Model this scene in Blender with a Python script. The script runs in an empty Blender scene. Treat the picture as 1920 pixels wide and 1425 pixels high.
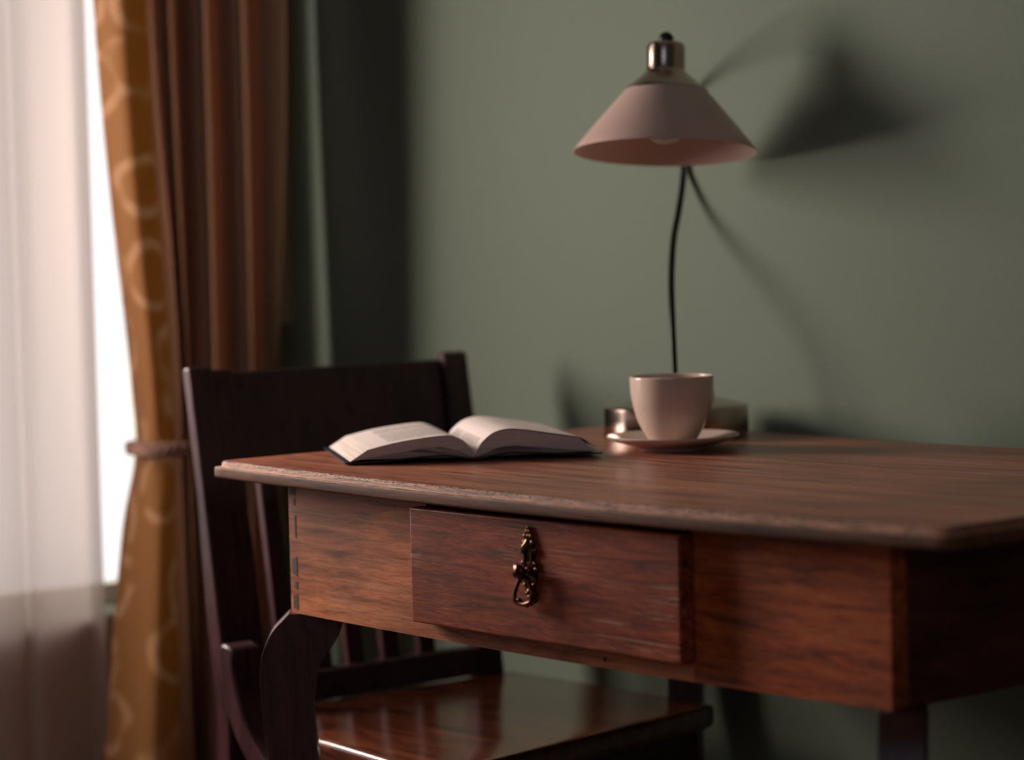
import bpy, bmesh, math, random
from mathutils import Vector, Matrix
random.seed(4)
PI = math.pi
sc = bpy.context.scene
COL = sc.collection
H = 0.755                      # height of the desk slab's upper lip above the floor

# ------------------------------------------------------------------ camera
cam_d = bpy.data.cameras.new('camera'); cam = bpy.data.objects.new('camera', cam_d); COL.objects.link(cam)
cr = Vector((0.64367421, 0.7649093, -0.02443907)); cu = Vector((-0.02754074, 0.05506531, 0.99810286)); cf = Vector((-0.76480391, 0.64178, -0.05651029))
M = Matrix((( cr.x, cu.x, -cf.x, 2.39561341), (cr.y, cu.y, -cf.y, -1.57760569), (cr.z, cu.z, -cf.z, 0.24775426 + H), (0, 0, 0, 1)))
cam.matrix_world = M
cam_d.sensor_width = 36; cam_d.lens = 4874.96 / 1920 * 36
cam_d.clip_start = .05
cam_d.dof.use_dof = True; cam_d.dof.focus_distance = 2.64; cam_d.dof.aperture_fstop = 2.9; cam_d.dof.aperture_blades = 0
sc.camera = cam

# ------------------------------------------------------------------ world + lights
sc.view_settings.view_transform = 'Standard'; sc.view_settings.look = 'None'
sc.view_settings.gamma = 1; sc.view_settings.use_curve_mapping = False; sc.view_settings.exposure = 0.0
w = bpy.data.worlds.new('overcast_sky'); sc.world = w; w.use_nodes = True
bg = w.node_tree.nodes['Background']; bg.inputs[0].default_value = (1.0, .97, .97, 1); bg.inputs[1].default_value = 1.32

def area(name, loc, target, sx, sy, power, color):
    d = bpy.data.lights.new(name, 'AREA'); d.shape = 'RECTANGLE'; d.size = sx; d.size_y = sy; d.energy = power; d.color = color
    o = bpy.data.objects.new(name, d); COL.objects.link(o); o.location = loc
    o.rotation_euler = (Vector(target) - Vector(loc)).to_track_quat('-Z', 'Y').to_euler(); return o
area('daylight_through_bare_window', (-.95, -.31, H + .44), (.17, .30, H + .24), .50, .55, 30, (1, .90, .82))
area('added_fill_far_end_of_room', (2.6, -3.2, 2.0), (0, .3, .8), 1.6, 1.4, 11, (.66, .76, 1))  # cool fill light added behind the camera to lift the shade; no window there

# ------------------------------------------------------------------ helpers
def new_obj(name, me, parent=None, mat=None):
    o = bpy.data.objects.new(name, me); COL.objects.link(o)
    if mat:
        for m in (mat if isinstance(mat, (list, tuple)) else [mat]): me.materials.append(m)
    if parent: o.parent = parent
    return o
def obj(name, bm, mat=None, parent=None, smooth=True, bevel=0, seg=2, auto=35, origin=None):
    """link a bmesh given in world coordinates as ONE object; children are stored relative to their parent's location"""
    bmesh.ops.recalc_face_normals(bm, faces=bm.faces[:])
    off = Vector((0, 0, 0)); p = parent
    while p: off += p.location; p = p.parent
    if origin is not None:
        org = Vector(origin)
        bmesh.ops.translate(bm, verts=bm.verts[:], vec=-org)
    else:
        bmesh.ops.translate(bm, verts=bm.verts[:], vec=-off); org = None
    me = bpy.data.meshes.new(name); bm.to_mesh(me); bm.free()
    o = new_obj(name, me, parent, mat)
    if origin is not None: o.location = org - off
    if smooth:
        for f in me.polygons: f.use_smooth = True
        me.set_sharp_from_angle(angle=math.radians(auto))
    if bevel:
        b = o.modifiers.new('bevel', 'BEVEL'); b.width = bevel; b.segments = seg; b.limit_method = 'ANGLE'; b.angle_limit = math.radians(40); b.harden_normals = False
    return o
def thing(name, label, cat, loc):
    o = bpy.data.objects.new(name, None); COL.objects.link(o); o.location = loc; o.empty_display_size = .05
    o['label'] = label; o['category'] = cat; return o
def tag(o, label, cat, kind=None):
    o['label'] = label; o['category'] = cat
    if kind: o['kind'] = kind
    return o
def struct(o, label, cat='room'):
    o['kind'] = 'structure'; o['label'] = label; o['category'] = cat; return o
def box(bm, x0, x1, y0, y1, z0, z1):
    v = [bm.verts.new(p) for p in ((x0,y0,z0),(x1,y0,z0),(x1,y1,z0),(x0,y1,z0),(x0,y0,z1),(x1,y0,z1),(x1,y1,z1),(x0,y1,z1))]
    for f in ((0,3,2,1),(4,5,6,7),(0,1,5,4),(1,2,6,5),(2,3,7,6),(3,0,4,7)): bm.faces.new([v[i] for i in f])
    return v
def prism(bm, pts, o, a, b, n, t0, t1):
    """2D outline pts (u,v) on axes a,b from origin o, extruded along n from t0 to t1"""
    o, a, b, n = Vector(o), Vector(a), Vector(b), Vector(n)
    A = [bm.verts.new(o + a*u + b*v + n*t0) for u, v in pts]; B = [bm.verts.new(o + a*u + b*v + n*t1) for u, v in pts]
    k = len(pts)
    bm.faces.new(A); bm.faces.new(B[::-1])
    for i in range(k): bm.faces.new((A[i], B[i], B[(i+1) % k], A[(i+1) % k]))
def ring_loft(bm, rings, close=True, cap0=True, cap1=True):
    R = [[bm.verts.new(p) for p in r] for r in rings]
    for a, b in zip(R, R[1:]):
        k = len(a)
        for i in range(k if close else k-1): bm.faces.new((a[i], a[(i+1) % k], b[(i+1) % k], b[i]))
    if cap0: bm.faces.new(R[0][::-1])
    if cap1: bm.faces.new(R[-1])
    return R
def lathe(bm, prof, c, n=64, ax=(0,0,1), closed=False):
    """prof: list of (radius, height); closed joins the last to the first"""
    q = Vector((0,0,1)).rotation_difference(Vector(ax).normalized()); c = Vector(c); R = []
    for r, h in prof:
        if r < 1e-6: R.append([bm.verts.new(c + q @ Vector((0,0,h)))])
        else: R.append([bm.verts.new(c + q @ Vector((r*math.cos(2*PI*i/n), r*math.sin(2*PI*i/n), h))) for i in range(n)])
    pr = list(zip(R, R[1:])) + ([(R[-1], R[0])] if closed else [])
    for a, b in pr:
        for i in range(n):
            j = (i+1) % n
            if len(a) == 1 and len(b) == 1: continue
            if len(a) == 1: bm.faces.new((a[0], b[j], b[i]))
            elif len(b) == 1: bm.faces.new((a[i], a[j], b[0]))
            else: bm.faces.new((a[i], a[j], b[j], b[i]))
def crom(P, sub):
    P = [tuple(p) if isinstance(p, (tuple, list, Vector)) else (p,) for p in P]; out = []
    for i in range(len(P)-1):
        p0, p1, p2, p3 = P[max(i-1,0)], P[i], P[i+1], P[min(i+2, len(P)-1)]
        for k in range(sub):
            t = k/sub
            out.append(tuple(.5*((2*b) + (-a+c)*t + (2*a-5*b+4*c-d)*t*t + (-a+3*b-3*c+d)*t**3) for a, b, c, d in zip(p0, p1, p2, p3)))
    out.append(P[-1]); return out
def tube(bm, pts, rad, n=12, closed=False, cap=True):
    P = [Vector(p) for p in pts]; m = len(P); rings = []; up = None
    for i in range(m):
        if closed: t = (P[(i+1) % m] - P[i-1]).normalized()
        else: t = (P[min(i+1, m-1)] - P[max(i-1, 0)]).normalized()
        if up is None:
            up = Vector((0,0,1)) if abs(t.z) < .9 else Vector((0,1,0))
        s = t.cross(up).normalized(); up = s.cross(t).normalized()
        r = rad[i] if isinstance(rad, (list, tuple)) else rad
        rings.append([P[i] + (s*math.cos(2*PI*k/n) + up*math.sin(2*PI*k/n))*r for k in range(n)])
    if closed: rings.append(rings[0])
    R = [[bm.verts.new(p) for p in r] for r in (rings[:-1] if closed else rings)]
    if closed: R.append(R[0])
    for a, b in zip(R, R[1:]):
        for i in range(n): bm.faces.new((a[i], a[(i+1) % n], b[(i+1) % n], b[i]))
    if cap and not closed: bm.faces.new(R[0][::-1]); bm.faces.new(R[-1])
def ball(bm, c, r, s=(1,1,1), n=12):
    m = Matrix.Translation(Vector(c)) @ Matrix.Diagonal((r*s[0], r*s[1], r*s[2], 1))
    bmesh.ops.create_uvsphere(bm, u_segments=n, v_segments=max(6, n*2//3), radius=1, matrix=m)

# ------------------------------------------------------------------ materials
def sr(r, g, b):
    f = lambda c: (c/255/12.92) if c/255 <= .04045 else ((c/255+.055)/1.055)**2.4
    return (f(r), f(g), f(b), 1)
def mat(name):
    m = bpy.data.materials.new(name); m.use_nodes = True; nt = m.node_tree
    return m, nt, nt.nodes, nt.links, nt.nodes['Principled BSDF']
def N(nt, t, **kw):
    n = nt.nodes.new(t)
    for k, v in kw.items():
        if k in n.inputs: n.inputs[k].default_value = v
        else: setattr(n, k, v)
    return n
def ramp(nt, fac, stops):
    r = nt.nodes.new('ShaderNodeValToRGB'); e = r.color_ramp.elements
    while len(e) < len(stops): e.new(.5)
    for el, (p, c) in zip(e, stops): el.position = p; el.color = c
    nt.links.new(fac, r.inputs[0]); return r.outputs[0]
def mix(nt, fac, a, b, blend='MIX'):
    m = nt.nodes.new('ShaderNodeMix'); m.data_type = 'RGBA'; m.blend_type = blend
    for s, v in ((0, fac), (6, a), (7, b)):
        if hasattr(v, 'links'): nt.links.new(v, m.inputs[s])
        else: m.inputs[s].default_value = v
    return m.outputs[2]
def coords(nt, scale, rot=(0,0,0)):
    tc = nt.nodes.new('ShaderNodeTexCoord'); mp = nt.nodes.new('ShaderNodeMapping')
    mp.inputs['Scale'].default_value = scale; mp.inputs['Rotation'].default_value = rot
    nt.links.new(tc.outputs['Object'], mp.inputs[0]); return mp.outputs[0]
def wood(name, cd, cm, cl, grain=(1.2, 14, 14), rough=.35, scratch=0, blotch=.35, coat=.0, spec=.5, mottle=None):
    m, nt, nodes, L, bs = mat(name)
    v = coords(nt, grain)
    n1 = N(nt, 'ShaderNodeTexNoise', Scale=4.5, Detail=9, Roughness=.62, Distortion=.6); L.new(v, n1.inputs['Vector'])
    n2 = N(nt, 'ShaderNodeTexNoise', Scale=26, Detail=5, Roughness=.7, Distortion=.2); L.new(v, n2.inputs['Vector'])
    v3 = coords(nt, (3, 6, 6) if mottle is None else mottle)
    n3 = N(nt, 'ShaderNodeTexNoise', Scale=1.6, Detail=3, Roughness=.5); L.new(v3, n3.inputs['Vector'])
    c = ramp(nt, n1.outputs[0], [(.28, cd), (.5, cm), (.74, cl)])
    c2 = ramp(nt, n2.outputs[0], [(.38, (.42,.38,.36,1)), (.56, (1,1,1,1))])
    c = mix(nt, .55, c, c2, 'MULTIPLY')
    c3 = ramp(nt, n3.outputs[0], [(.32, (1-blotch*1.3,)*3 + (1,)), (.62, (1,1,1,1))])
    c = mix(nt, .9, c, c3, 'MULTIPLY')
    rg = ramp(nt, n2.outputs[0], [(.3, (rough*.85,)*3+(1,)), (.7, (min(1, rough*1.3),)*3+(1,))])
    if scratch:
        tot = None
        for k, (rz, sc_) in enumerate((((.0,.18,.0), (1.5, 60, 60)), ((.0,-.35,.0), (2.5, 80, 80)), ((.0,.62,.1), (4, 90, 90)))):
            vv = coords(nt, sc_, rz)
            nn = N(nt, 'ShaderNodeTexNoise', Scale=3.1+k, Detail=2, Roughness=.5, Distortion=.8); L.new(vv, nn.inputs['Vector'])
            s = ramp(nt, nn.outputs[0], [(.63, (0,0,0,1)), (.66, (1,1,1,1))])
            tot = s if tot is None else mix(nt, 1.0, tot, s, 'ADD')
        vm = coords(nt, (7, 7, 7)); nm = N(nt, 'ShaderNodeTexNoise', Scale=1.3, Detail=2); L.new(vm, nm.inputs['Vector'])
        msk = ramp(nt, nm.outputs[0], [(.42, (0,0,0,1)), (.6, (scratch,)*3+(1,))])
        f = mix(nt, 1.0, tot, msk, 'MULTIPLY')
        c = mix(nt, f, c, sr(190,140,112)); 
    L.new(c, bs.inputs['Base Color']); L.new(rg, bs.inputs['Roughness'])
    bs.inputs['Specular IOR Level'].default_value = spec
    bs.inputs['Coat Weight'].default_value = coat; bs.inputs['Coat Roughness'].default_value = .12
    b = N(nt, 'ShaderNodeBump', Strength=.25, Distance=.0004); L.new(n2.outputs[0], b.inputs['Height']); L.new(b.outputs[0], bs.inputs['Normal'])
    return m
M_TOP = wood('desk_top_wood', sr(112,56,42), sr(184,110,84), sr(214,138,106), (1.2, 16, 16), .33, 0, .25, spec=.6)
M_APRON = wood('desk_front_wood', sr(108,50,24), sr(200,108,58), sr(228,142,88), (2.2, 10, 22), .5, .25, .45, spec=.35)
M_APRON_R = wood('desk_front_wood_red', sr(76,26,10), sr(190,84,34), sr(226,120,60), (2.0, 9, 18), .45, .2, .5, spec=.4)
M_DRAWER = wood('drawer_wood', sr(84,26,9), sr(166,64,24), sr(206,98,46), (2.4, 10, 24), .46, .5, .5, spec=.32)
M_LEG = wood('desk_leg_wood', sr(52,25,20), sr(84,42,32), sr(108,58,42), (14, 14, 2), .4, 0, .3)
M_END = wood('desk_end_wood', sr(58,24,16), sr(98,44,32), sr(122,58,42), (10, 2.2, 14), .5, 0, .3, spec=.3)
M_CHAIR = wood('chair_wood', sr(42,23,25), sr(66,38,40), sr(84,48,48), (12, 12, 1.6), .3, 0, .25, spec=.3)
M_SEAT = wood('chair_seat_wood', sr(54,24,16), sr(104,50,30), sr(142,74,44), (1.4, 11, 11), .16, 0, .35, coat=.5)

def worn_lit_edge(name='worn_lit_moulding_wood', th=.62):
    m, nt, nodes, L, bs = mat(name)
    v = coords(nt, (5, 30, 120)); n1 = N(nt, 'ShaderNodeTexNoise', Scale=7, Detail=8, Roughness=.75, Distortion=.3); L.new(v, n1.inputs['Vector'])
    c = ramp(nt, n1.outputs[0], [(.38, sr(80,42,30)), (.46, sr(146,90,64)), (.6, sr(206,150,114))])  # pale wear, brightened further to paint the lit highlight on the lip
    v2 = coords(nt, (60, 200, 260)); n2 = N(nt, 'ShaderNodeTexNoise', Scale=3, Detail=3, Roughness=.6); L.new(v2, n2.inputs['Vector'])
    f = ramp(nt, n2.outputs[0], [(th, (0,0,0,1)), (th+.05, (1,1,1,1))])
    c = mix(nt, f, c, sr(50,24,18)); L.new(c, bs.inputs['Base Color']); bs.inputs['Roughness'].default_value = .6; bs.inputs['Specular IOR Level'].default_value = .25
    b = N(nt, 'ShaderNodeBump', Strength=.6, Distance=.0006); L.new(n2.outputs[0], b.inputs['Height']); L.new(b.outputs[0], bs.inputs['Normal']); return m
M_WORN_LIT = worn_lit_edge(); M_CHIP = worn_lit_edge('chipped_arris_wood', .52)
M_GROOVE = wood('moulding_step_wood', sr(70,36,24), sr(120,72,50), sr(178,120,90), (8, 60, 60), .4, 0, .3)

def simple(name, col, rough=.5, metal=0, spec=.5, bump=0, bscale=200):
    m, nt, nodes, L, bs = mat(name)
    v = coords(nt, (1,1,1)); n = N(nt, 'ShaderNodeTexNoise', Scale=bscale, Detail=3); L.new(v, n.inputs['Vector'])
    c = mix(nt, n.outputs[0], tuple(x*.93 for x in col[:3])+(1,), col); L.new(c, bs.inputs['Base Color'])
    bs.inputs['Roughness'].default_value = rough; bs.inputs['Metallic'].default_value = metal; bs.inputs['Specular IOR Level'].default_value = spec
    if bump:
        b = N(nt, 'ShaderNodeBump', Strength=bump, Distance=.001); L.new(n.outputs[0], b.inputs['Height']); L.new(b.outputs[0], bs.inputs['Normal'])
    return m
M_WALL = simple('green_wall_paint', sr(108,117,101), .75, bump=.25, bscale=160, spec=.3)
M_JAMB = simple('beige_paint', sr(176,160,140), .7)
M_WHITEPAINT = simple('white_paint', sr(225,220,212), .5)
M_CEIL = simple('ceiling_paint', sr(150,150,145), .8)
M_PORC = simple('cream_porcelain', sr(212,182,166), .15, bscale=30)
M_SHADE = simple('lamp_shade_enamel', sr(214,180,170), .3, bscale=30)
nt = M_SHADE.node_tree; tr = nt.nodes.new('ShaderNodeBsdfTranslucent'); tr.inputs[0].default_value = sr(222,180,164)
ms = nt.nodes.new('ShaderNodeMixShader'); ms.inputs[0].default_value = .22; nt.links.new(nt.nodes['Principled BSDF'].outputs[0], ms.inputs[1]); nt.links.new(tr.outputs[0], ms.inputs[2]); nt.links.new(ms.outputs[0], nt.nodes['Material Output'].inputs[0])
M_METAL = simple('brushed_nickel', sr(182,158,146), .17, metal=1, bscale=400)
M_DARKMETAL = simple('dark_tube_metal', sr(38,38,34), .35, metal=.7)
M_BRASS = simple('aged_brass', sr(120,88,52), .27, metal=1, bscale=300)
M_COPPER = simple('dark_copper', sr(96,48,36), .22, metal=1, bscale=300)
M_PAPER = simple('book_paper', sr(220,200,192), .8)
M_COVER = simple('navy_book_cover', sr(26,34,52), .3)
M_BIND = simple('book_binding', sr(120,52,38), .7)
M_ROPE = simple('tieback_cord', sr(150,108,92), .8)
M_BLACK = simple('black_gap', sr(14,13,16), .6)
M_BULB = simple('frosted_bulb', sr(220,196,186), .25)

def page_edges():
    m, nt, nodes, L, bs = mat('page_edge_paper')
    v = coords(nt, (6, 6, 1400)); n = N(nt, 'ShaderNodeTexNoise', Scale=1.0, Detail=3); L.new(v, n.inputs['Vector'])
    c = ramp(nt, n.outputs[0], [(.35, sr(192,166,154)), (.6, sr(222,200,190))]); L.new(c, bs.inputs['Base Color']); bs.inputs['Roughness'].default_value = .85; return m
M_PEDGE = page_edges()
def printed_page():
    # UV: u across the page (0..1), v along the spine; dark print lines inside the margins
    m, nt, nodes, L, bs = mat('printed_page')
    tc = nt.nodes.new('ShaderNodeTexCoord'); sp = nt.nodes.new('ShaderNodeSeparateXYZ'); L.new(tc.outputs['UV'], sp.inputs[0])
    def mth(op, a, b=None):
        n = nt.nodes.new('ShaderNodeMath'); n.operation = op
        for i, q in enumerate((a, b)):
            if q is None: continue
            if hasattr(q, 'links'): L.new(q, n.inputs[i])
            else: n.inputs[i].default_value = q
        return n.outputs[0]
    U, V = sp.outputs[0], sp.outputs[1]
    ln = mth('LESS_THAN', mth('FRACT', mth('MULTIPLY', V, 40)), .45)
    msk = mth('MULTIPLY', mth('GREATER_THAN', U, .13), mth('LESS_THAN', U, .86))
    msk = mth('MULTIPLY', msk, mth('MULTIPLY', mth('GREATER_THAN', V, .1), mth('LESS_THAN', V, .90)))
    par = mth('GREATER_THAN', mth('ABSOLUTE', mth('SUBTRACT', V, .62)), .016)
    mp = nt.nodes.new('ShaderNodeMapping'); mp.inputs['Scale'].default_value = (90, 40, 1); L.new(tc.outputs['UV'], mp.inputs[0])
    n = N(nt, 'ShaderNodeTexNoise', Scale=1, Detail=2); L.new(mp.outputs[0], n.inputs['Vector'])
    wd = mth('GREATER_THAN', n.outputs[0], .42)
    f = mth('MULTIPLY', mth('MULTIPLY', mth('MULTIPLY', ln, msk), mth('MULTIPLY', par, wd)), .85)
    c = mix(nt, f, sr(220,200,192), sr(70,56,56)); L.new(c, bs.inputs['Base Color']); bs.inputs['Roughness'].default_value = .8; return m
M_PAGE = printed_page()

def fabric(name='ochre_drape_fabric', base=(158,108,60), trans=.42):
    m, nt, nodes, L, bs = mat(name)
    tc = nt.nodes.new('ShaderNodeTexCoord'); 
    mp = nt.nodes.new('ShaderNodeMapping'); L.new(tc.outputs['UV'], mp.inputs[0]); mp.inputs['Scale'].default_value = (9, 9, 1)
    ns = N(nt, 'ShaderNodeTexNoise', Scale=.9, Detail=1); L.new(mp.outputs[0], ns.inputs['Vector'])
    add = nt.nodes.new('ShaderNodeVectorMath'); add.operation = 'ADD'
    scl = nt.nodes.new('ShaderNodeVectorMath'); scl.operation = 'SCALE'; scl.inputs[3].default_value = .45; L.new(ns.outputs[1], scl.inputs[0])
    L.new(mp.outputs[0], add.inputs[0]); L.new(scl.outputs[0], add.inputs[1])
    vo = N(nt, 'ShaderNodeTexVoronoi', Scale=1.0, Randomness=.55); L.new(add.outputs[0], vo.inputs['Vector'])
    ring = ramp(nt, vo.outputs['Distance'], [(.30, (0,0,0,1)), (.36, (1,1,1,1)), (.42, (1,1,1,1)), (.48, (0,0,0,1))])
    ng = N(nt, 'ShaderNodeTexNoise', Scale=1.7, Detail=1); L.new(mp.outputs[0], ng.inputs['Vector'])
    gate = ramp(nt, ng.outputs[0], [(.36, (0,0,0,1)), (.48, (1,1,1,1))])
    f = mix(nt, 1, ring, gate, 'MULTIPLY')
    c = mix(nt, f, sr(*base), sr(196,146,104)); ct = mix(nt, f, sr(236,190,108), sr(250,230,200))
    L.new(c, bs.inputs['Base Color']); bs.inputs['Roughness'].default_value = .75
    tr = nt.nodes.new('ShaderNodeBsdfTranslucent'); L.new(ct, tr.inputs[0])
    ms = nt.nodes.new('ShaderNodeMixShader'); ms.inputs[0].default_value = trans
    L.new(bs.outputs[0], ms.inputs[1]); L.new(tr.outputs[0], ms.inputs[2]); L.new(ms.outputs[0], nodes['Material Output'].inputs[0]); return m
M_DRAPE = fabric()
M_LINING = simple('brown_drape_lining', sr(198,158,134), .75, bump=.1, bscale=300)
nt = M_LINING.node_tree; tr = nt.nodes.new('ShaderNodeBsdfTranslucent'); tr.inputs[0].default_value = sr(206,178,158)
ms = nt.nodes.new('ShaderNodeMixShader'); ms.inputs[0].default_value = .6; nt.links.new(nt.nodes['Principled BSDF'].outputs[0], ms.inputs[1]); nt.links.new(tr.outputs[0], ms.inputs[2]); nt.links.new(ms.outputs[0], nt.nodes['Material Output'].inputs[0])
def sheer():
    m, nt, nodes, L, bs = mat('sheer_curtain_voile')
    bs.inputs['Base Color'].default_value = sr(236,214,204); bs.inputs['Roughness'].default_value = .9; bs.inputs['Specular IOR Level'].default_value = .1
    tr = nt.nodes.new('ShaderNodeBsdfTranslucent'); tr.inputs[0].default_value = sr(240,218,206)
    tp = nt.nodes.new('ShaderNodeBsdfTransparent'); tp.inputs[0].default_value = (1,1,1,1)
    m1 = nt.nodes.new('ShaderNodeMixShader'); m1.inputs[0].default_value = .6; L.new(bs.outputs[0], m1.inputs[1]); L.new(tr.outputs[0], m1.inputs[2])
    m2 = nt.nodes.new('ShaderNodeMixShader'); m2.inputs[0].default_value = .16
    v = coords(nt, (900, 900, 900)); n = N(nt, 'ShaderNodeTexNoise', Scale=1); L.new(v, n.inputs['Vector'])
    L.new(m1.outputs[0], m2.inputs[1]); L.new(tp.outputs[0], m2.inputs[2]); L.new(m2.outputs[0], nodes['Material Output'].inputs[0]); return m
M_SHEER = sheer()
def pane():
    m, nt, nodes, L, bs = mat('window_pane')
    tp = nt.nodes.new('ShaderNodeBsdfTransparent'); gl = nt.nodes.new('ShaderNodeBsdfGlossy'); gl.inputs['Roughness'].default_value = .02
    ms = nt.nodes.new('ShaderNodeMixShader'); ms.inputs[0].default_value = .05; L.new(tp.outputs[0], ms.inputs[1]); L.new(gl.outputs[0], ms.inputs[2]); L.new(ms.outputs[0], nodes['Material Output'].inputs[0]); return m
M_PANE = pane()
def floorboards():
    m, nt, nodes, L, bs = mat('floor_boards')
    v = coords(nt, (1,1,1)); br = N(nt, 'ShaderNodeTexBrick', Scale=1.0); L.new(v, br.inputs['Vector'])
    br.inputs['Brick Width'].default_value = 1.4; br.inputs['Row Height'].default_value = .11; br.inputs['Mortar Size'].default_value = .003
    br.inputs['Color1'].default_value = sr(112,88,72); br.inputs['Color2'].default_value = sr(128,102,84); br.inputs['Mortar'].default_value = sr(30,20,16)
    L.new(br.outputs[0], bs.inputs['Base Color']); bs.inputs['Roughness'].default_value = .4; return m
M_FLOOR = floorboards()

# ------------------------------------------------------------------ room
WX, WY = -.800, .676          # window wall plane, back wall plane
X1, Y0, ZC = 3.4, -3.6, 2.7
wz1 = 2.3
OPEN = [(-.75, -.02, H-.28), (.02, .50, H-.28), (.53, .620, H+.12)]      # three glazed bays, the last an added slit to light the corner: (y0, y1, sill height)
b = bmesh.new(); box(b, WX-.14, X1+.1, WY, WY+.12, -.05, ZC+.05); struct(obj('wall_back', b, M_WALL, smooth=False), 'plain sage green painted wall behind the desk and lamp', 'wall')
b = bmesh.new(); yy = Y0
for y0_, y1_, zs in OPEN:
    box(b, WX-.14, WX, yy, y0_, 0, ZC); box(b, WX-.14, WX, y0_, y1_, 0, zs); box(b, WX-.14, WX, y0_, y1_, wz1, ZC); yy = y1_
box(b, WX-.14, WX, yy, WY-.0005, 0, ZC)
struct(obj('wall_left', b, M_WALL, smooth=False), 'green wall around the window, behind the curtains', 'wall')
b = bmesh.new(); box(b, WX+.0002, WX+.004, .621, WY-.001, H+.12, 2.4); struct(obj('trim_1', b, M_JAMB, smooth=False), 'pale beige window casing strip in the corner beside the drape', 'trim')
b = bmesh.new(); box(b, X1, X1+.1, Y0, WY-.0005, 0, ZC); struct(obj('wall_right', b, M_WALL, smooth=False), 'green wall at the right end of the room, out of view', 'wall')
b = bmesh.new(); box(b, WX-.14, X1+.1, Y0-.1, Y0, 0, ZC); struct(obj('wall_front', b, M_WALL, smooth=False), 'green wall behind the viewer', 'wall')
b = bmesh.new(); box(b, WX-.14, X1+.1, Y0-.1, WY, -.05, 0); struct(obj('floor', b, M_FLOOR, smooth=False), 'dark wooden board floor', 'floor')
b = bmesh.new(); box(b, WX-.14, X1+.1, Y0-.1, WY, ZC, ZC+.05); struct(obj('ceiling', b, M_CEIL, smooth=False), 'pale plaster ceiling', 'ceiling')
b = bmesh.new(); box(b, WX+.02, X1, WY-.014, WY-.0005, .0005, .10); struct(obj('baseboard_back', b, M_WALL, smooth=False, bevel=.003), 'low painted skirting board along the green wall', 'baseboard')
b = bmesh.new(); box(b, WX+.0002, WX+.006, -.72, .50, .101, H-.283); struct(obj('added_panel', b, M_JAMB, smooth=False), 'pale beige panel added below the window to brighten the foot of the sheer curtain', 'trim')  # invented panel, brightens the lower sheer from behind
# window: frame, pane
for k, (y0_, y1_, zs) in enumerate(OPEN):
    win = bpy.data.objects.new('window_%d' % (k+1), None); COL.objects.link(win); win.location = (WX-.1, (y0_+y1_)/2, zs)
    struct(win, ['bare daylit window bay out of view on the left', 'bright daylit window bay behind the sheer curtain', 'unseen narrow opening added behind the drape to light the corner wall'][k], 'window')
    fw = .03 if k < 2 else .008; fx0, fx1 = WX-.135, WX-.09
    b = bmesh.new()
    for (a0, a1, c0, c1) in ((y0_, y0_+fw, zs, wz1), (y1_-fw, y1_, zs, wz1), (y0_+fw, y1_-fw, zs, zs+fw), (y0_+fw, y1_-fw, wz1-fw, wz1)):
        box(b, fx0, fx1, a0, a1, c0, c1)
    obj('window_frame', b, M_WHITEPAINT, win, smooth=False)
    b = bmesh.new(); box(b, WX-.116, WX-.112, y0_+fw, y1_-fw, zs+fw, wz1-fw); obj('window_pane', b, M_PANE, win, smooth=False)

# ------------------------------------------------------------------ curtains
# each column: fold point (x, y) at the heights ZR (relative to the desk top), leading edge first
ZR = [1.55, .585, .068, -.045, -.17, -.49, -.74]
def col(pts):      # pts = 5 measured (x,y); extend to rod and hem
    a = pts[0]; e = pts[-1]; return [(a[0], a[1])] + pts + [(e[0], e[1] + (pts[-1][1]-pts[-2][1])*.4)]
cols = [
 col([(-.785,.360),(-.785,.398),(-.785,.402),(-.785,.374),(-.785,.335)]),
 col([(-.745,.338),(-.742,.386),(-.735,.390),(-.742,.372),(-.742,.345)]),
 col([(-.70,.350),(-.705,.383),(-.712,.386),(-.700,.379),(-.69,.352)]),
 col([(-.705,.385),(-.71,.408),(-.70,.408),(-.70,.398),(-.690,.392)]),
 col([(-.735,.412),(-.735,.437),(-.727,.428),(-.725,.430),(-.715,.420)]),
 col([(-.785,.449),(-.785,.483),(-.783,.478),(-.785,.478),(-.785,.480)]),
 col([(-.725,.427),(-.740,.450),(-.755,.458),(-.75,.456),(-.74,.453)]),
 col([(-.785,.481),(-.785,.490),(-.783,.487),(-.785,.488),(-.785,.490)]),
 col([(-.725,.466),(-.725,.468),(-.722,.466),(-.722,.468),(-.722,.468)]),
 col([(-.69,.466),(-.69,.465),(-.69,.461),(-.69,.463),(-.69,.463)]),
 col([(-.785,.537),(-.785,.535),(-.785,.531),(-.785,.534),(-.785,.532)]),
 col([(-.725,.528),(-.725,.526),(-.725,.522),(-.725,.520),(-.725,.518)]),
 col([(-.69,.527),(-.69,.524),(-.69,.520),(-.69,.516),(-.69,.513)]),
 col([(-.78,.597),(-.78,.593),(-.78,.589),(-.78,.584),(-.78,.582)]),
 col([(-.72,.592),(-.72,.575),(-.72,.571),(-.72,.571),(-.72,.566)]),
 col([(-.745,.643),(-.745,.612),(-.745,.610),(-.745,.612),(-.745,.606)])]
SH = [.085]*5 + [.060,.082,.060,.08,.072,.050,.062,.052,.030,.030,.010]      # how far each fold stands into the room
cols = [[(x + d, y - .80*d) for x, y in c] for c, d in zip(cols, SH)]
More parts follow.
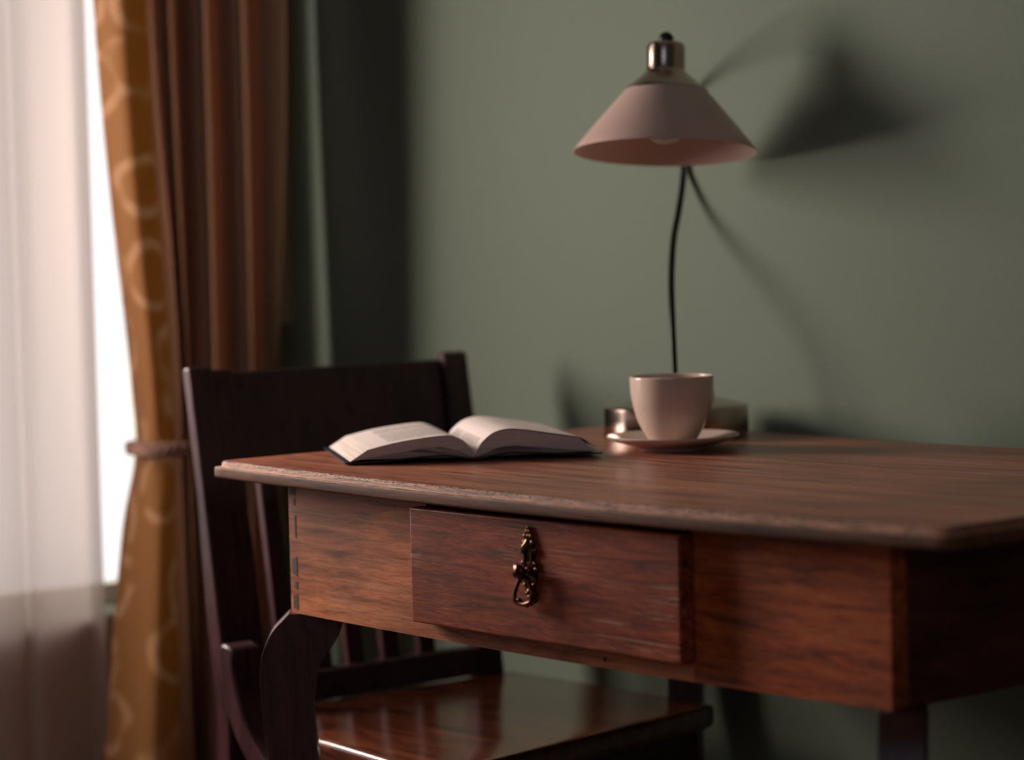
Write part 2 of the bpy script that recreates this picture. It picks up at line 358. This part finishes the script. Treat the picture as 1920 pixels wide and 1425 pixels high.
def curtain(name, cols, sub, zsub, m, thick, uscale=1.0, wob=0.0, lined=10**6, shift=(0,0,0)):
    rows = []
    for c in cols: rows.append(crom([(x, y, z) for (x, y), z in zip(c, ZR)], zsub))
    nz = len(rows[0]); grid = []
    for k in range(nz):
        grid.append(crom([r[k] for r in rows], sub))
    b = bmesh.new(); V = []; uv = b.loops.layers.uv.new('UVMap')
    for k, g in enumerate(grid):
        V.append([b.verts.new((p[0] + wob*math.sin(p[2]*9+i*.6), p[1] + wob*math.sin(p[2]*6+i*.35), p[2] + H)) for i, p in enumerate(g)])
    # arc length along the middle row for the pattern
    g = grid[nz//3]; s = [0]
    for a, c in zip(g, g[1:]): s.append(s[-1] + math.dist(a[:2], c[:2]))
    for k in range(nz-1):
        for i in range(len(g)-1):
            f = b.faces.new((V[k][i], V[k][i+1], V[k+1][i+1], V[k+1][i])); f.material_index = 1 if (isinstance(m, list) and i >= lined) else 0
            for l, (kk, ii) in zip(f.loops, ((k,i),(k,i+1),(k+1,i+1),(k+1,i))): l[uv].uv = (s[ii]*uscale, grid[kk][ii][2]*uscale)
    o = obj(name, b, m, None, origin=(-.75, cols[0][0][1], .01), auto=180); o.location += Vector(shift)
    if thick:
        sm = o.modifiers.new('thickness', 'SOLIDIFY'); sm.thickness = thick; sm.offset = 0
    return o
dr = curtain('drape', cols, 5, 10, [M_DRAPE, M_LINING], .0012, lined=18)
tag(dr, 'ochre and brown patterned drape gathered in folds beside the window', 'curtain')
sh = []
ys = .318; i = 0
pts = [(.318,-.768),(.312,-.786),(.300,-.790),(.27,-.784),(.235,-.778),(.216,-.772),(.206,-.788),(.19,-.775),(.16,-.770),(.13,-.785),(.09,-.774),(.05,-.785)]
y = .05
while y > -.02: y -= .035; pts.append((y, -.770 if i % 2 else -.787)); i += 1
for yy, xx in pts: sh.append([(xx, yy)]*3 + [(xx, yy)]*4)
tag(curtain('sheer_curtain', sh, 4, 1, M_SHEER, 0), 'white translucent sheer curtain hanging in soft folds across the window', 'curtain')
# tieback cord around the leading folds
tb = []
loop = [(-.799,.455),(-.74,.385),(-.706,.329),(-.66,.312),(-.622,.306),(-.600,.336),(-.598,.395),(-.628,.445),(-.70,.48),(-.799,.49)]
for strand in range(3):
    path = crom([(x, y, H -.046 + .012*math.sin(q*.4)) for q, (x, y) in enumerate(loop)], 12)
    pp = []
    for q, P in enumerate(path):
        a = q*.75 + strand*2*PI/3
        pp.append((P[0] + .004*math.cos(a), P[1], P[2] + .0065*math.sin(a)))
    tb.append(pp)
b = bmesh.new()
for pp in tb: tube(b, pp, .0045, 8)
tag(obj('tieback_cord', b, M_ROPE, origin=(-.797, .45, H-.046)), 'twisted beige rope tieback wrapped around the ochre drape', 'tieback')

# ------------------------------------------------------------------ desk
W, D = 1.05, .6642
TT = .0063
def sag(x): t = 2*x/W - 1; return -.006*(1 - t*t)
def topz(x): return H + TT + sag(x)
desk = thing('writing_desk', 'worn reddish brown wooden writing desk with one drawer and curved legs', 'desk', (W/2, D/2, 0))
b = bmesh.new()
prof = [(.0022,-.0126),(.0004,-.0116),(0,-.0100),(0,-.0026),(.0005,-.0012),(.0018,-.0006),(.0050,-.0006),(.0058,.0006),(.0060,.0030),(.0068,.0050),(.0084,.0060),(.0108,.0063)]
NX, NY = 84, 8
xs = [i/NX for i in range(NX+1)]; ysn = [i/NY for i in range(NY+1)]
rings = []
for ins, z in prof:
    r = .006; x0, x1, y0, y1 = ins, W-ins, ins, D-ins
    ring = [(x0+r*.8 + (x1-x0-1.6*r)*t, y0, z) for t in xs] + [(x1-r*.25, y0+r*.25, z)] + [(x1, y0+r + (y1-y0-2*r)*t, z) for t in ysn] + [(x1-r*.25, y1-r*.25, z)]
    ring += [(x1-r*.8 - (x1-x0-1.6*r)*t, y1, z) for t in xs] + [(x0+r*.25, y1-r*.25, z)] + [(x0, y1-r - (y1-y0-2*r)*t, z) for t in ysn] + [(x0+r*.25, y0+r*.25, z)]
    rings.append([(x, yy, H + z + sag(x)) for x, yy, z in ring])
R = ring_loft(b, rings, cap0=False, cap1=False)
for RR, mi in ((R[0], 0), (R[-1], 0)):
    fr = RR[:NX+1]; k = NX+1; right = RR[k:k+NY+3]; bk = RR[k+NY+3:k+NY+3+NX+1][::-1]; left = RR[k+NY+3+NX+1:]
    for i in range(NX): b.faces.new((fr[i], fr[i+1], bk[i+1], bk[i]))
    b.faces.new([fr[-1]] + right + [bk[-1]]); b.faces.new([bk[0]] + left + [fr[0]])
b.faces.ensure_lookup_table()
nr = len(rings[0])
for j in range(len(prof)-1):
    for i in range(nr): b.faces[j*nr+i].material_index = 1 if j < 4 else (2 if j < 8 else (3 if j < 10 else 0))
M_SIDE = wood('desk_lip_wood', sr(70,38,26), sr(118,72,50), (sr(148,98,70)), (3, 30, 60), .6, 0, .35, spec=.2)
top = obj('tabletop', b, [M_TOP, M_SIDE, M_WORN_LIT, M_CHIP], desk, auto=50)

ax0, ax1, ay0, ay1 = .0945, .9558, .0338, .632
AZ0, AZ1 = -.1546, -.0124
def curved_board(bm, y0, y1, n=48, x0=ax0, x1=ax1):
    Rr = []
    for i in range(n+1):
        x = x0 + (x1-x0)*i/n; s = sag(x)
        Rr.append([(x, y0, H+AZ0+s), (x, y1, H+AZ0+s), (x, y1, H+AZ1+s), (x, y0, H+AZ1+s)])
    ring_loft(bm, Rr)
# front board, with the drawer opening left free
dx0, dx1, dz0, dz1 = .3315, .7235, -.1415, -.0250
b = bmesh.new(); xa = [ax0 + .0012]; 
def board_piece(bm, x0, x1, zf0, zf1, n=10):
    Rr = []
    for i in range(n+1):
        x = x0 + (x1-x0)*i/n
        Rr.append([(x, ay0, H+zf0(x)), (x, ay0+.02, H+zf0(x)), (x, ay0+.02, H+zf1(x)), (x, ay0, H+zf1(x))])
    ring_loft(bm, Rr)
lo = lambda x: AZ0 + sag(x); hi = lambda x: AZ1 + sag(x)
board_piece(b, ax0, dx0+.004, lo, hi)
board_piece(b, dx0+.004, dx1-.004, lo, lambda x: dz0+.002)
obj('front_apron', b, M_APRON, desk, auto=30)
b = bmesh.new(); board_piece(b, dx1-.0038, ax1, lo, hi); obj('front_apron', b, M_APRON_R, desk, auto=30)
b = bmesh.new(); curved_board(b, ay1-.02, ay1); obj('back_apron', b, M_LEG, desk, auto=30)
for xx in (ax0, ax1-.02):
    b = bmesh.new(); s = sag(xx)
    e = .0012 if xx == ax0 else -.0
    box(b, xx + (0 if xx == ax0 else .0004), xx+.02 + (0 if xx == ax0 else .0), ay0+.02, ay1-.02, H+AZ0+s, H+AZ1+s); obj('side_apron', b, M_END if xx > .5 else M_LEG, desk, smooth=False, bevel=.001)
# dovetail pins at the left front corner
M_PIN = wood('dovetail_end_grain', sr(48,26,22), sr(70,40,32), sr(88,54,42), (60, 60, 60), .6, 0, .2)
for zc, hh, ww in ((-.0215,.005,.011),(-.033,.0045,.004),(-.060,.0125,.003),(-.1035,.0105,.0085),(-.124,.0045,.005),(-.142,.0085,.0085)):
    x1_ = ax0 + .013; b = bmesh.new()
    prism(b, [(x1_-ww, zc-hh*.8), (x1_, zc-hh), (x1_, zc+hh), (x1_-ww, zc+hh*.8)], (0, ay0, H-.0025), (1,0,0), (0,0,1), (0,1,0), -.0004, .001)
    obj('dovetail_joint', b, M_PIN, desk, smooth=False)
# small nail and knots on the apron
b = bmesh.new(); ball(b, (.600, ay0, H-.1525), .0022, (1,.6,1)); obj('nail_head', b, M_COPPER, desk)

# drawer, standing proud of the apron
DY = .0150
b = bmesh.new(); box(b, dx0, dx1, DY, DY+.0185, H+dz0, H+dz1)
drawer = obj('drawer', b, M_DRAWER, desk, bevel=.0022, seg=3, origin=((dx0+dx1)/2, DY, H+dz0))
b2 = bmesh.new(); box(b2, dx0+.012, dx1-.012, DY+.018, DY+.42, H+dz0+.006, H-.030)
obj('drawer_box', b2, M_LEG, drawer, smooth=False)

# drawer pull: ornate back plate + swivel stud + pendant loop
hx = .5185
half = [(-.0315,.0008),(-.034,.0022),(-.037,.0026),(-.039,.0042),(-.042,.0060),(-.0445,.0054),(-.047,.0076),(-.050,.0066),(-.052,.0098),(-.0555,.0108),(-.058,.0082),(-.060,.0084),(-.064,.0078),(-.0665,.0092),(-.069,.0112),(-.072,.0122),(-.075,.0116),(-.079,.0108),(-.083,.0100),(-.086,.0084),(-.089,.0066),(-.092,.0058),(-.095,.0040),(-.098,.0034),(-.101,.0012)]
b = bmesh.new()
out = [(hx+wd, z) for z, wd in half] + [(hx-wd, z) for z, wd in half[::-1]]
prism(b, out, (0, DY, H), (1,0,0), (0,0,1), (0,1,0), -.0022, .0002)
# raised beads and leaves on the plate
for z, dxb, rr in ((-.0325,0,.0019),(-.036,.0018,.0019),(-.036,-.0018,.0019),(-.0405,.0042,.0024),(-.0405,-.0042,.0024),(-.0405,0,.0021),(-.0465,.0056,.0024),(-.0465,-.0056,.0024),(-.0535,.0088,.0025),(-.0535,-.0088,.0025),(-.0665,.0086,.002),(-.0665,-.0086,.002),(-.072,.0104,.0024),(-.072,-.0104,.0024),(-.0875,.0062,.002),(-.0875,-.0062,.002),(-.0935,0,.0028),(-.099,0,.0022),(-.0955,.0034,.0018),(-.0955,-.0034,.0018)):
    ball(b, (hx+dxb, DY-.0022, H+z), rr, (1,.8,1.15), 10)
for s in (-1, 1):      # raised rib outlining the central shield, and curled leaves
    tube(b, crom([(hx, DY-.003, H-.0475), (hx+s*.0035, DY-.003, H-.051), (hx+s*.0052, DY-.003, H-.056), (hx+s*.0050, DY-.003, H-.066), (hx+s*.0072, DY-.003, H-.071)], 4), .0008, 6)
    tube(b, crom([(hx+s*.001, DY-.003, H-.044), (hx+s*.0048, DY-.0035, H-.049), (hx+s*.0085, DY-.003, H-.052), (hx+s*.009, DY-.003, H-.0575)], 4), .0013, 6)
pl = obj('back_plate', b, M_BRASS, drawer, auto=40)
b = bmesh.new()
lathe(b, [(0,0),(.0042,0),(.0046,.002),(.0034,.006),(.004,.010),(.0068,.0105),(.0074,.013),(.0062,.015),(0,.0158)], (hx-.001, DY-.002, H-.0735), 20, (0,-1,0))
tube(b, crom([(hx-.001, DY-.011, H-.0735),(hx-.001, DY-.0115, H-.077),(hx-.001, DY-.0105, H-.080)], 4), .0036, 10)
ball(b, (hx-.0085, DY-.0100, H-.0715), .0042, (1,.9,1.2)); ball(b, (hx-.0085, DY-.0095, H-.0775), .0028, (1,.9,1.2)); ball(b, (hx+.008, DY-.0095, H-.0725), .0042, (1,.9,1.1))
obj('swivel_stud', b, M_COPPER, drawer, auto=60)
b = bmesh.new(); py = DY - .0088
lp = [(hx-.001,-.0815),(hx-.006,-.0835),(hx-.0098,-.0905),(hx-.0128,-.0985),(hx-.0125,-.1045),(hx-.0092,-.1075),(hx-.001,-.1085),(hx+.0072,-.1065),(hx+.0112,-.1035),(hx+.0118,-.0975),(hx+.0090,-.0905),(hx+.0048,-.0835)]
lp = [(x+.0012, z+.0035) for x, z in lp]
lp2 = crom([(x, py + (-.0815 - z)*-.12, H+z) for x, z in lp] + [(lp[0][0], py, H+lp[0][1])], 4)[:-1]
tube(b, lp2, .0020, 10, closed=True)
for x, z, rr in ((hx-.0118,-.1065,.0026),(hx-.0072,-.1085,.0024),(hx-.001,-.1090,.0030),(hx+.0052,-.1077,.0024),(hx+.0105,-.1045,.0028),(hx-.0080,-.0870,.0022),(hx+.0068,-.0868,.0022),(hx+.0122,-.0985,.0022),(hx-.001,-.0812,.0026)):
    ball(b, (x+.0012, py+.0028*(-.08-z)/.028, H+z+.0035), rr*1.1, (1,1,1), 10)
obj('pendant_pull', b, M_COPPER, drawer, auto=60)

# curved legs sawn from board, standing diagonally under each corner
outer = [(.0090,-.150),(.0185,-.1604),(.0299,-.1719),(.0367,-.1834),(.0430,-.2000),(.0460,-.2264),(.0453,-.2537),(.0423,-.2917),(.0370,-.325),(.0270,-.38),(.0150,-.45),(.0040,-.53),(-.002,-.60),(.001,-.66),(.012,-.705),(.030,-.735),(.036,-.755)]
inner = [(-.0490,-.150),(-.0447,-.1681),(-.0390,-.1819),(-.0208,-.2113),(-.0151,-.2269),(-.0106,-.2595),(-.0122,-.2868),(-.0160,-.325),(-.0230,-.38),(-.0320,-.45),(-.0390,-.53),(-.041,-.60),(-.036,-.66),(-.026,-.705),(-.018,-.735),(-.016,-.755)]
po = crom(outer, 4); pi_ = crom(inner, 4)
for cx, cy, sx, sy in ((.0945,.047,-1,-1),(.9558,.047,1,-1),(.0945,.619,-1,1),(.9558,.619,1,1)):
    b = bmesh.new(); d = Vector((sx*.62, sy*.785, 0)).normalized(); n = Vector((-d.y, d.x, 0))
    s = sag(cx)
    q = [(u, v + (s if v > -.2 else 0)) for u, v in po + pi_[::-1]]
    q = [(u, min(v, AZ0 + s - .0006)) for u, v in q]
    prism(b, q, (cx, cy, H), d, (0,0,1), n, -.019, .019)
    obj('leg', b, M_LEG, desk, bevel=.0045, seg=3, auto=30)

# ------------------------------------------------------------------ chair
chair = thing('wooden_chair', 'dark wooden slat-back chair tucked under the left end of the desk', 'chair', (.0, .35, 0))
ST = -.320
def rx(z): return -.254 + (-.192 + .254) * (.09 - z) / (.09 - ST)      # front line of the raked back
def post(name, y0, y1, top=.0945, back=.018, rec=0, low=-.755):
    # raked, slightly bent rear post; the outline is the side view
    F = [(.090, rx(.09)), (-.06, rx(-.06)+.001), (-.22, rx(-.22)+.001), (ST, -.192), (-.45, -.196), (-.62, -.212), (-.755, -.226)]
    F = [(z, x - rec) for z, x in F if z >= low] 
    Bk = [(z, x - back - (0 if z > -.1 else .010)) for z, x in F]
    q = [(F[0][1]-back+.004, top), (F[0][1]-.004, top)] + [(x, z) for z, x in F] + [(x, z) for z, x in Bk[::-1]]
    b = bmesh.new(); prism(b, q, (0, 0, H), (1,0,0), (0,0,1), (0,1,0), y0, y1)
    obj(name, b, M_CHAIR, chair, bevel=.003, seg=3, auto=30)
post('rear_post', .139, .1722); post('rear_post', .5315, .570); post('added_post_strip', .1724, .204, .089, .012, .005, ST)  # last is an added strip imitating the left post's two-tone reflecting face
b = bmesh.new()
Rr = []
for k in range(25):
    y = .2045 + (.5312-.2045)*k/24; bow = -.006*math.sin(PI*k/24)
    Rr.append([(rx(.085)-.010+bow, y, H+.085), (rx(-.022)-.010+bow, y, H-.022), (rx(-.022)-.024+bow, y, H-.022), (rx(.085)-.024+bow, y, H+.085)])
ring_loft(b, Rr); obj('top_rail', b, M_CHAIR, chair, bevel=.003, auto=30)
b = bmesh.new(); Rr = []
for k in range(13):
    y = .172 + (.5315-.172)*k/12; bow = -.004*math.sin(PI*k/12)
    Rr.append([(rx(-.286)-.004+bow, y, H-.286), (rx(-.312)+.004+bow, y, H-.3215), (rx(-.312)-.024+bow, y, H-.3215), (rx(-.286)-.024+bow, y, H-.286)])
ring_loft(b, Rr); obj('lower_rail', b, M_CHAIR, chair, bevel=.003, auto=30)
for yc in (.193,.246,.299,.3495,.405,.4617):
    t = (yc-.172)/(.5315-.172); bw = -.005*math.sin(PI*t)
    b = bmesh.new()
    ring_loft(b, [[(rx(z)-.014+bw, yc-.0125, H+z), (rx(z)-.014+bw, yc+.0125, H+z), (rx(z)-.026+bw, yc+.0125, H+z), (rx(z)-.026+bw, yc-.0125, H+z)] for z in (-.286, -.022)])
    obj('back_slat', b, M_CHAIR, chair, bevel=.0015, auto=30)
# seat: shaped board with rounded edge
outl = [(-.181,.570),(-.10,.577),(.05,.581),(.170,.582),(.186,.578),(.192,.566),(.205,.47),(.225,.34),(.248,.18),(.258,.115),(.254,.102),(.240,.0975),(.168,.1075),(.05,.1215),(-.09,.135),(-.181,.1395)]
b = bmesh.new(); c0 = Vector((.02,.35))
def so(dz, ins):
    r = []
    for x, y in outl:
        v = Vector((x, y)) - c0; v = v * (1 - ins / v.length); r.append((c0.x+v.x, c0.y+v.y, H+ST+dz))
    return r
ring_loft(b, [so(-.028,.006), so(-.025,.001), so(-.020,0), so(-.007,0), so(-.0025,.0015), so(-.0005,.005), so(0,.009)])
obj('seat', b, M_SEAT, chair, auto=60)
b = bmesh.new()
c1 = [(-.181,.553),(.165,.560),(.225,.130),(-.181,.158)]
c2 = [(-.165,.533),(.148,.540),(.205,.152),(-.165,.178)]
for k in range(4):
    a, a2, d2, d = c1[k], c1[(k+1)%4], c2[(k+1)%4], c2[k]
    prism(b, [a, a2, d2, d], (0,0,H), (1,0,0), (0,1,0), (0,0,1), ST-.085, ST-.0285)
obj('seat_frame', b, M_CHAIR, chair, smooth=False, bevel=.002)
for fx, fy in ((.1500,.5415),(.2020,.1510)):
    b = bmesh.new()
    ring_loft(b, [[(fx-h, fy-h, z), (fx+h, fy-h, z), (fx+h, fy+h, z), (fx-h, fy+h, z)] for z, h in ((.0, .0125), (H+ST-.10, .0185), (H+ST-.0285, .0185))])
    obj('front_leg', b, M_CHAIR, chair, bevel=.003, auto=30)
# curved bracket on the near side
cen = crom([(-.131,-.226),(-.1345,-.246),(-.131,-.272),(-.121,-.300),(-.103,-.329),(-.075,-.357),(-.035,-.381),(.02,-.398),(.08,-.402)], 6)
A, B = [], []
for i, (x, z) in enumerate(cen):
    x2, z2 = cen[min(i+1, len(cen)-1)]; x1_, z1_ = cen[max(i-1, 0)]
    t = Vector((x2-x1_, z2-z1_)).normalized(); n = Vector((-t.y, t.x)); h = .0145 * min(1, .6 + i*.2)
    A.append((x+n.x*h, z+n.y*h)); B.append((x-n.x*h, z-n.y*h))
b = bmesh.new(); prism(b, A + B[::-1], (0,0,H), (1,0,0), (0,0,1), (0,1,0), .098, .1385)
obj('curved_bracket', b, M_CHAIR, chair, bevel=.003, auto=40)

# ------------------------------------------------------------------ book
BA = Vector((.15610, .06915, 0)); bw_ = Vector((.49797, .86719, 0)); be = Vector((-.86719, .49797, 0)); BL = .209
bz = topz(.09) + .0006
book = thing('open_book', 'open hardback book with a navy cover lying on the desk', 'book', tuple(BA + bw_*.138 + be*BL/2 + Vector((0,0,bz))))
topL = crom([(.0222,.0142),(.0512,.0206),(.0802,.0246),(.1035,.0266),(.1151,.0256),(.1266,.0200),(.134,.0116),(.1388,.0036)], 5)
topR = crom([(.1392,.0036),(.1428,.0130),(.1488,.0203),(.1589,.0268),(.1736,.0300),(.1912,.0290),(.2146,.0252),(.2382,.0213),(.2535,.0188)], 5)
undL = crom([(.0030,.0022),(.0277,.0058),(.0683,.0120),(.0974,.0144),(.1147,.0112),(.1240,.0056),(.132,.0024),(.1388,.0022)], 5)
undR = crom([(.1392,.0022),(.147,.0026),(.1525,.0040),(.1614,.0105),(.1791,.0132),(.2025,.0090),(.2378,.0046),(.2720,.0034)], 5)
def block(name, tp, un, side):
    b = bmesh.new(); uv = b.loops.layers.uv.new('UVMap')
    poly = tp + un[::-1]
    nsl = 14; Rr = []
    for k in range(nsl+1):
        v = k/nsl
        Rr.append([BA + bw_*u + be*(BL*v*.985 + .0015) + Vector((0,0,bz + z)) for u, z in poly])
    V = [[b.verts.new(p) for p in r] for r in Rr]; m = len(poly); nt_ = len(tp)
    for k in range(nsl):
        for i in range(m):
            j = (i+1) % m
            f = b.faces.new((V[k][i], V[k][j], V[k+1][j], V[k+1][i])); f.material_index = 0 if i < nt_-1 else 1
            for l, (kk, ii) in zip(f.loops, ((k,i),(k,j),(k+1,j),(k+1,i))):
                u = min(ii, nt_-1)/(nt_-1); l[uv].uv = (u, kk/nsl)
    for R_ in (V[0][::-1], V[-1]):
        f = b.faces.new(R_); f.material_index = 1
    bmesh.ops.triangulate(b, faces=[f for f in b.faces if len(f.verts) > 4])
    return obj(name, b, [M_PAGE, M_PEDGE], book, auto=40)
block('left_pages', topL, undL, 0); block('right_pages', topR, undR, 1)
# a few loose leaves that stand a little off the block near the spine
def leaf(tp_, dz, name='loose_leaves'):
    b = bmesh.new()
    Rr = []
    up = [(u, z) for u, z in tp_]; dn = [(u, z-.0004) for u, z in tp_][::-1]
    for v in (.0, 1.0): Rr.append([BA + bw_*u + be*(BL*v*.985 - .0004*(1-v)+.0008) + Vector((0,0,bz+z)) for u, z in up + dn])
    ring_loft(b, Rr); bmesh.ops.triangulate(b, faces=[f for f in b.faces if len(f.verts) > 4]); return obj(name, b, M_PAGE, book, auto=40)
leaf(crom([(.1396,.0045),(.1437,.0140),(.1500,.0214),(.1600,.0282),(.1740,.0314),(.1915,.0303),(.2150,.0264),(.2400,.0222),(.2560,.0186),(.2660,.0118),(.2745,.0075)], 5), 0)
# cover boards: arched up towards the spine, thin
def cover(name, pts):
    b = bmesh.new(); up = crom(pts, 4); 
    poly = up + [(u, z-.0016) for u, z in up[::-1]]
    ring_loft(b, [[BA + bw_*u + be*t + Vector((0,0,bz+z)) for u, z in poly] for t in (-.002, BL+.003)])
    bmesh.ops.triangulate(b, faces=[f for f in b.faces if len(f.verts) > 4]); return obj(name, b, M_COVER, book, auto=40)
cover('left_cover', [(-.003,.0017),(.03,.0020),(.07,.0045),(.10,.0060),(.118,.0042),(.131,.0018)])
cover('right_cover', [(.147,.0018),(.160,.0045),(.178,.0064),(.205,.0050),(.24,.0026),(.279,.0017)])
b = bmesh.new(); poly = [(.1275,.0002),(.1505,.0002),(.1500,.0017),(.139,.0022),(.128,.0017)]
ring_loft(b, [[BA + bw_*u + be*t + Vector((0,0,bz+z)) for u, z in poly] for t in (-.001, BL+.002)]); obj('spine', b, M_BIND, book, smooth=False)

# ------------------------------------------------------------------ cup and saucer
sx_, sy_ = .2869, .4248; sz = topz(sx_)
b = bmesh.new()
sp = [(0,.0035),(.028,.0035),(.030,.0002),(.038,.0002),(.039,.0030),(.052,.0062),(.066,.0105),(.0738,.0142),(.0745,.0158),(.0735,.0168),(.064,.0142),(.050,.0100),(.038,.0072),(.032,.0062),(.028,.0054),(0,.0054)]
lathe(b, sp, (sx_, sy_, sz), 72)
tag(obj('saucer', b, M_PORC, origin=(sx_, sy_, sz), auto=60), 'round cream saucer lying on the desk under the cup', 'saucer')
cup = thing('coffee_cup', 'cream porcelain cup standing on its saucer on the desk', 'cup', (sx_, sy_, sz+.0057))
cz = sz + .0057
out_p = [(0,.002),(.0185,.002),(.0195,0),(.0235,0),(.0245,.0025),(.0265,.0045),(.0310,.0115),(.0350,.0185),(.0395,.0285),(.0430,.0400),(.0452,.0500),(.0466,.0620),(.0470,.0745),(.0468,.0760),(.0458,.0768),(.0446,.0760),(.0444,.0735),(.0440,.0620),(.0424,.0480),(.0385,.0330),(.0325,.0180),(.0260,.0080),(.018,.0050),(0,.0045)]
b = bmesh.new(); lathe(b, crom(out_p, 3), (sx_, sy_, cz), 80); obj('cup_body', b, M_PORC, cup, auto=70)
hd = Vector((-.13, .99, 0)).normalized(); b = bmesh.new()
P = [Vector((sx_, sy_, cz)) + hd*r + Vector((0,0,h)) for r, h in crom([(.0450,.064),(.056,.066),(.066,.060),(.069,.050),(.063,.038),(.052,.029),(.0405,.026)], 6)]
tube(b, P, [.0048 + .0012*abs(2*i/(len(P)-1)-1)**2 for i in range(len(P))], 12); obj('handle', b, M_PORC, cup)

# ------------------------------------------------------------------ lamp
lx, ly = .1610, .5497; lz = topz(lx) + .0018
lamp = thing('desk_lamp', 'gooseneck desk lamp with a pale conical shade and a round metal base', 'lamp', (lx, ly, lz))
b = bmesh.new(); lathe(b, crom([(0,0),(.080,0),(.0845,.001),(.0862,.004),(.0862,.030),(.0850,.0335),(.0810,.0355),(.060,.0405),(.040,.0445),(.020,.0465),(.0075,.047),(0,.047)], 2), (lx, ly, lz), 96)
obj('base', b, M_METAL, lamp, auto=40)
b = bmesh.new(); lathe(b, [(0,0),(.011,0),(.0115,.002),(.0095,.009),(.006,.013),(0,.013)], (lx, ly, lz+.0455), 32); obj('stem_collar', b, M_DARKMETAL, lamp, auto=40)
neck = crom([(.1718,.5403,.045),(.1718,.5402,.0774),(.1488+.006,.5595-.005,.1394),(.1197+.008,.587-.0067,.1895),(.0989,.6127,.2342),(.083,.6367,.2666),(.0724,.6552,.3027),(.0650,.6672-.001,.3391),(.0640,.6672-.001,.3786),(.0746,.65,.4171),(.1031,.6139,.4502),(.1340,.5790,.4705),(.1560,.5555,.4770),(.1675,.5425,.4738),(.1706,.5388,.464)], 8)
neck = [(x-.011, y+.0093 - max(0, y-.6605), z) for i, (x, y, z) in enumerate(neck)]
b = bmesh.new(); tube(b, [(x, y, H+z) for x, y, z in neck], .0040, 14); obj('gooseneck', b, M_DARKMETAL, lamp, auto=60)
top_c = Vector((.1596, .5481, H+.4655))
# axis (pointing up): leans away from the viewer and slightly to the right
axd = (Vector((0,0,1)) + Vector((-.766,.643,0))*.125 + Vector((.643,.766,0))*.036).normalized()
base_c = top_c - axd*.141
b = bmesh.new()
lathe(b, crom([(.006,.1425),(.0185,.1415),(.0215,.1390),(.0226,.1345),(.0228,.112),(.0240,.1075),(.030,.1015),(.0400,.0930),(.0482,.0858),(.0478,.0850),(.0385,.0915)], 3), base_c, 72, axd)
obj('shade_cap', b, M_METAL, lamp, auto=40)
b = bmesh.new()
lathe(b, [(.0470,.0865),(.0600,.0712),(.0800,.0478),(.1000,.0233),(.1080,.0130),(.1083,.0122),(.1076,.0118),(.0990,.0225),(.0790,.0465),(.0590,.0700),(.0460,.0852)], base_c, 96, axd, closed=True)
obj('lamp_shade', b, M_SHADE, lamp, auto=40)
b = bmesh.new(); ball(b, top_c + axd*.0050, .0092, (1,1,1), 16); tube(b, [top_c - axd*.002, top_c + axd*.0035], .0095, 20); obj('swivel_knob', b, M_DARKMETAL, lamp)
b = bmesh.new()
lathe(b, [(0,.022),(.012,.0245),(.0215,.032),(.0250,.043),(.0225,.055),(.0155,.068),(.0135,.075),(.0135,.1),(0,.1)], base_c, 32, axd); obj('light_bulb', b, M_BULB, lamp, auto=60)
